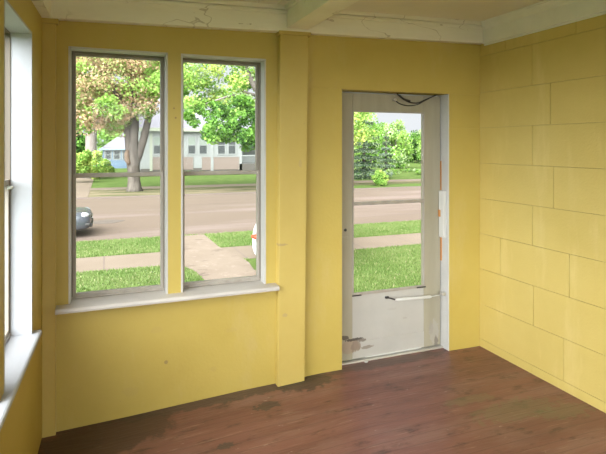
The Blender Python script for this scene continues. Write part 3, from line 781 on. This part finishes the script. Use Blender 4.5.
prism(bm, prof, 'x', xa2, xb2)
prism(bm, [(0.1,zr),(9,zr),(4.6,zr+3.0)], 'x', xa+.05, xb-2.3)
obj('roof', bm, M['roof'], root)
bm = B(); box(bm, xa2, xb2, -e-.03, -e+.05, zr-.16, zr+.14); box(bm, xa2, xb2, -e, .1, zr-.05, zr+.0); obj('eave_board', bm, M['hcream'], root)
def hwin(px0, px1, y0, y1, yblind):
    bm = B(); hbox(bm, px0-1.4, px1+1.4, y0-1.2, y1+1.3, -.07, .02); w = obj('window', bm, M['hwhite'], root)
    bm = B(); hbox(bm, px0, px1, y0, y1, -.09, -.03); obj('pane', bm, M['pane'], w)
    if yblind > y0:
        bm = B(); hbox(bm, px0+.1, px1-.1, y0+.1, yblind, -.10, -.085); obj('blind', bm, M['blind'], w)
    bm = B(); hbox(bm, px0, px1, (y0+y1)/2-.4, (y0+y1)/2+.3, -.12, -.08); obj('sash_rail', bm, M['hwhite'], w)
for px0, px1, bl in ((154,161.5,145.5),(166.5,174,145),(188.3,195,145.5),(199.5,206.5,145.5),(218,224.5,0),(228.5,235,0)):
    hwin(px0, px1, 137, 153.5, bl)
for px0, px1 in ((153,176),(181,192.5),(202.5,238.5)):
    bm = B(); hbox(bm, px0, px1, 157.5, 169.5, -.05, .02); bp = obj('panel', bm, M['hbeige'], root)
    bm = B(); hbox(bm, px0-.8, px0+.2, 157, 170, -.07, .02); hbox(bm, px1-.2, px1+.8, 157, 170, -.07, .02); hbox(bm, px0, px1, 156.8, 157.8, -.07, .02)
    obj('panel_frame', bm, mat('taupe_trim', (.19,.16,.135,1), .7), bp)
for px in (151, 179, 212, 240.5):
    bm = B(); hbox(bm, px-1.3, px+1.3, 133, 171, -.10, .02); obj('pilaster', bm, M['hcream'] if px<160 else M['hwhite'], root)
# entry porch deck, posts and railing on the right
bm = B(); box(bm, xb-2.2, xb+1.4, -.1, 5, .0, .75); obj('porch_deck', bm, M['found'], root)
bm = B(); box(bm, xb-2.2, xb+1.4, 5, 5.1, .75, ztop); obj('recessed_wall', bm, M['hwhite'], root)
bm = B(); hbox(bm, 241.5, 262, 155, 156, -.05, .02); hbox(bm, 241.5, 262, 165.5, 166.5, -.05, .02)
for k in range(22):
    px = 242+k*.95; hbox(bm, px, px+.28, 155.5, 166, -.03, .0)
obj('railing', bm, M['hwhite'], root)
bm = B(); hbox(bm, 260, 262, 133, 168, -.08, .1); obj('porch_post', bm, M['hwhite'], root)

Y = 58
root = empty('house', at(114,0,Y)); root.location.z = GZ; hc = Vector(root.location)
tag(root, 'small blue house with grey roof and white-framed windows', 'house')
xa, xb = H(102.5,0)[0], H(139,0)[0]; zt = H(114,148.5)[1]
bm = B(); box(bm, xa, xb, 0, 6, 0, zt)
for k in range(12): 
    z = .15+k*.2
    if z < zt-.1: box(bm, xa-.02, xb+.02, -.03, .01, z, z+.16)
obj('wall', bm, M['hblue'], root)
bm = B(); zt2 = zt
P = [(xa-.3,-.35,zt-.02),(xb+.3,-.35,zt-.02),(xb+.3,6.3,zt-.02),(xa-.3,6.3,zt-.02),(xa+2.2,2.8,zt+1.75),(xb-1.0,2.8,zt+1.75),(xb-1.0,3.2,zt+1.75),(xa+2.2,3.2,zt+1.75)]
hexa(bm, P); obj('roof', bm, M['roof'], root)
bm = B(); box(bm, xa-.32, xb+.32, -.38, -.30, zt-.14, zt+.02); obj('eave_board', bm, mat('blue_grey_trim', (.24,.31,.38,1), .6), root)
for px0, px1 in ((105.4,110.6),(114.2,119.6),(123,128)):
    bm = B(); hbox(bm, px0-1.1, px1+1.1, 149.6, 159.8, -.10, .0); w = obj('window', bm, M['hwhite'], root)
    bm = B(); hbox(bm, px0, px1, 150.8, 158.8, -.12, -.05); obj('pane', bm, M['pane'], w)
    bm = B(); hbox(bm, px0, px1, 154.4, 155, -.14, -.05); obj('sash_rail', bm, M['hwhite'], w)
# foundation planting in front of the white house, uncountable
cl = [np.array(at(RNG.uniform(178,262), 174.2, 44.6+RNG.uniform(-.4,.4))) for k in range(70)]
P, s, I = leafcloud(cl, [.35]*70, 60, .1, [2,1])
P[:,2] = np.clip(P[:,2], GZ, None)
o = quad_mesh('ground_cover', P, rand_dirs(len(P)), s, [LF['dark'],LF['mid']], I)
tag(o, 'dark low ground cover along the foot of the white house', 'plants', kind='stuff')

# ---- cars
def loft(bm, secs):
    rings = [[bm.verts.new(p) for p in s] for s in secs]
    n = len(rings[0])
    for a, b in zip(rings, rings[1:]):
        for k in range(n): bm.faces.new((a[k], a[(k+1)%n], b[(k+1)%n], b[k]))
    bm.faces.new(list(reversed(rings[0]))); bm.faces.new(rings[-1])
def car(loc, rz, paint, label, rear_h=1.0, hood_h=.90, mirrors=True):
    t = empty('car', loc, rz); tag(t, label, 'car')
    # profile along local x (front = +x): x, halfwidth, z_low, z_belt
    prof = [(2.20,.52,.34,.62),(2.15,.70,.24,.72),(2.0,.82,.20,.80),(1.6,.88,.19,hood_h-.06),(1.0,.90,.19,hood_h),(.4,.90,.19,hood_h+.04),(-.8,.90,.19,hood_h+.05),(-1.5,.89,.19,rear_h),(-1.95,.85,.22,rear_h),(-2.15,.78,.28,rear_h-.06),(-2.24,.62,.38,rear_h-.22)]
    secs = []
    for x, w, z0, z1 in prof:
        h = z1-z0
        secs.append([(x, s*w*a, z0+h*b) for s, a, b in ((1,.80,0),(1,.97,.12),(1,1.0,.45),(1,.97,.75),(1,.86,.95),(1,.5,1.0),(-1,.5,1.0),(-1,.86,.95),(-1,.97,.75),(-1,1.0,.45),(-1,.97,.12),(-1,.80,0))])
    bm = B(); loft(bm, secs); o = obj('body', bm, paint, t, True)
    md = o.modifiers.new('sub', 'SUBSURF'); md.levels = 2; md.render_levels = 2
    # cabin
    cab = [(.78,.78,.0),(.10,.70,.40),(-.35,.68,.46),(-.95,.68,.43),(-1.62,.74,.02)]
    zb = hood_h-.02
    bm = B(); loft(bm, [[(x, s*w*a, zb+h*b) for s, a, b in ((1,1.08,-.02),(1,1.0,.6),(1,.9,.95),(1,.5,1.02),(-1,.5,1.02),(-1,.9,.95),(-1,1.0,.6),(-1,1.08,-.02))] for x, w, h in [(c[0],c[1],max(c[2],.05)) for c in cab]])
    g = obj('windows', bm, M['carglass'], t, True)
    bm = B(); box(bm, -1.0, .08, -.60, .60, zb+.42, zb+.50, .03)
    obj('roof', bm, paint, t, True)
    for sx in (1.36, -1.36):
        for sy in (.70, -.70):
            bm = B(); tube(bm, [(sx,sy-.10,.31),(sx,sy-.08,.31),(sx,sy+.08,.31),(sx,sy+.10,.31)], [.27,.315,.315,.27], 28); w = obj('tyre', bm, M['tyre'], t)
            bm = B(); s = 1 if sy > 0 else -1; tube(bm, [(sx,sy+s*.05,.31),(sx,sy+s*.105,.31),(sx,sy+s*.112,.31)], [.20,.20,.06], 20); obj('rim', bm, M['metal'], w)
    for s in (1,-1):
        bm = B(); bmesh.ops.create_uvsphere(bm, u_segments=18, v_segments=10, radius=1)
        for v in bm.verts: v.co = Vector((2.02+v.co.x*.13, s*.60+v.co.y*.17, .665+v.co.z*.085))
        obj('headlight', bm, M['lamp'], t, True)
        bm = B(); bmesh.ops.create_uvsphere(bm, u_segments=18, v_segments=10, radius=1)
        for v in bm.verts: v.co = Vector((-2.12+v.co.x*.14, s*.66+v.co.y*.17, .70+v.co.z*.055))
        obj('tail_light', bm, M['redlamp'], t, True)
    bm = B(); box(bm, 2.14, 2.21, -.36, .36, .50, .60, .02); obj('grille', bm, M['dark'], t)
    bm = B(); box(bm, 2.10, 2.225, -.60, .60, .30, .40, .02); obj('air_intake', bm, M['dark'], t)
    bm = B()
    for z in (.53,.57): box(bm, 2.16, 2.225, -.34, .34, z-.008, z+.008, .003)
    obj('chrome_bar', bm, M['chrome'], t)
    for s in (1,-1):
        bm = B(); box(bm, 2.05, 2.17, s*.70-.07, s*.70+.07, .36, .44, .02); obj('fog_light', bm, M['dark'], t)
        if mirrors:
          bm = B(); box(bm, .50, .66, s*.98-.08, s*.98+.08, .93, 1.04, .03); obj('door_mirror', bm, paint, t, True)
    return t
M['carglass'] = mat('car_glass', (.05,.055,.06,1), .08)
M['tyre'] = mat('tyre_rubber', (.02,.02,.02,1), .8)
M['lamp'] = mat('headlight_lens', (.55,.58,.62,1), .1, metal=.4)
M['redlamp'] = mat('red_tail_lens', (.55,.05,.02,1), .15)
M['chrome'] = mat('chrome', (.7,.7,.7,1), .12, metal=1)
M['silver'] = mat('silver_blue_paint', (.11,.12,.135,1), .25, metal=.5)
M['carwhite'] = mat('white_car_paint', (.48,.50,.52,1), .3)
p = at(95, 0, 15.1)
car((p.x-2.28, 15.2, GZ-.012), 0, M['silver'], 'silver car parked on the near side of the road at the left window edge', .92, .82).scale = (1,1,.88)
ang = math.atan2(1, .43)
q = Vector((.43,1,0)).normalized()
car((3.26+q.x*2.24, 8.75+q.y*2.24, GZ+.01), ang, M['carwhite'], 'white car behind the right window edge with its red tail light showing', 1.0, .90, False)

SKY0, SKY1 = .58, 11
# ------------------------------------------------------------------ light: an overcast bright sky
w = bpy.data.worlds.new('overcast'); scene.world = w; w.use_nodes = True
N = w.node_tree.nodes; Lk = w.node_tree.links
bg = N['Background']
tc = N.new('ShaderNodeTexCoord'); sp = N.new('ShaderNodeSeparateXYZ'); Lk.new(tc.outputs['Generated'], sp.inputs[0])
cr = N.new('ShaderNodeValToRGB'); Lk.new(sp.outputs['Z'], cr.inputs[0])
cr.color_ramp.elements[0].position = 0.0; cr.color_ramp.elements[0].color = (.86,.90,.96,1)
cr.color_ramp.elements[1].position = .8; cr.color_ramp.elements[1].color = (1.0,1.0,1.0,1)
# the hidden sun brightens the clouds behind and to the left of the porch
dt = N.new('ShaderNodeVectorMath'); dt.operation = 'DOT_PRODUCT'; dt.inputs[1].default_value = Vector((-.60,-.68,.42)).normalized()
Lk.new(tc.outputs['Generated'], dt.inputs[0])
gr = N.new('ShaderNodeMapRange'); gr.interpolation_type = 'SMOOTHSTEP'
gr.inputs['From Min'].default_value = .42; gr.inputs['From Max'].default_value = 1.0; gr.inputs['To Min'].default_value = SKY0; gr.inputs['To Max'].default_value = SKY1
Lk.new(dt.outputs['Value'], gr.inputs['Value']); Lk.new(gr.outputs['Result'], bg.inputs['Strength'])
Lk.new(cr.outputs[0], bg.inputs['Color'])

cam = bpy.data.cameras.new('camera'); co = bpy.data.objects.new('camera', cam); C.objects.link(co)
cam.sensor_width = 36; cam.lens = F/606*36; cam.shift_y = (HY-227)/606; cam.clip_end = 500; cam.clip_start = .02
co.location = (0,0,EYE); co.rotation_euler = (PI/2, 0, -YAW)
scene.camera = co
vs = scene.view_settings
vs.view_transform = 'Standard'; vs.look = 'None'; vs.gamma = 1; vs.use_curve_mapping = False; vs.exposure = .84
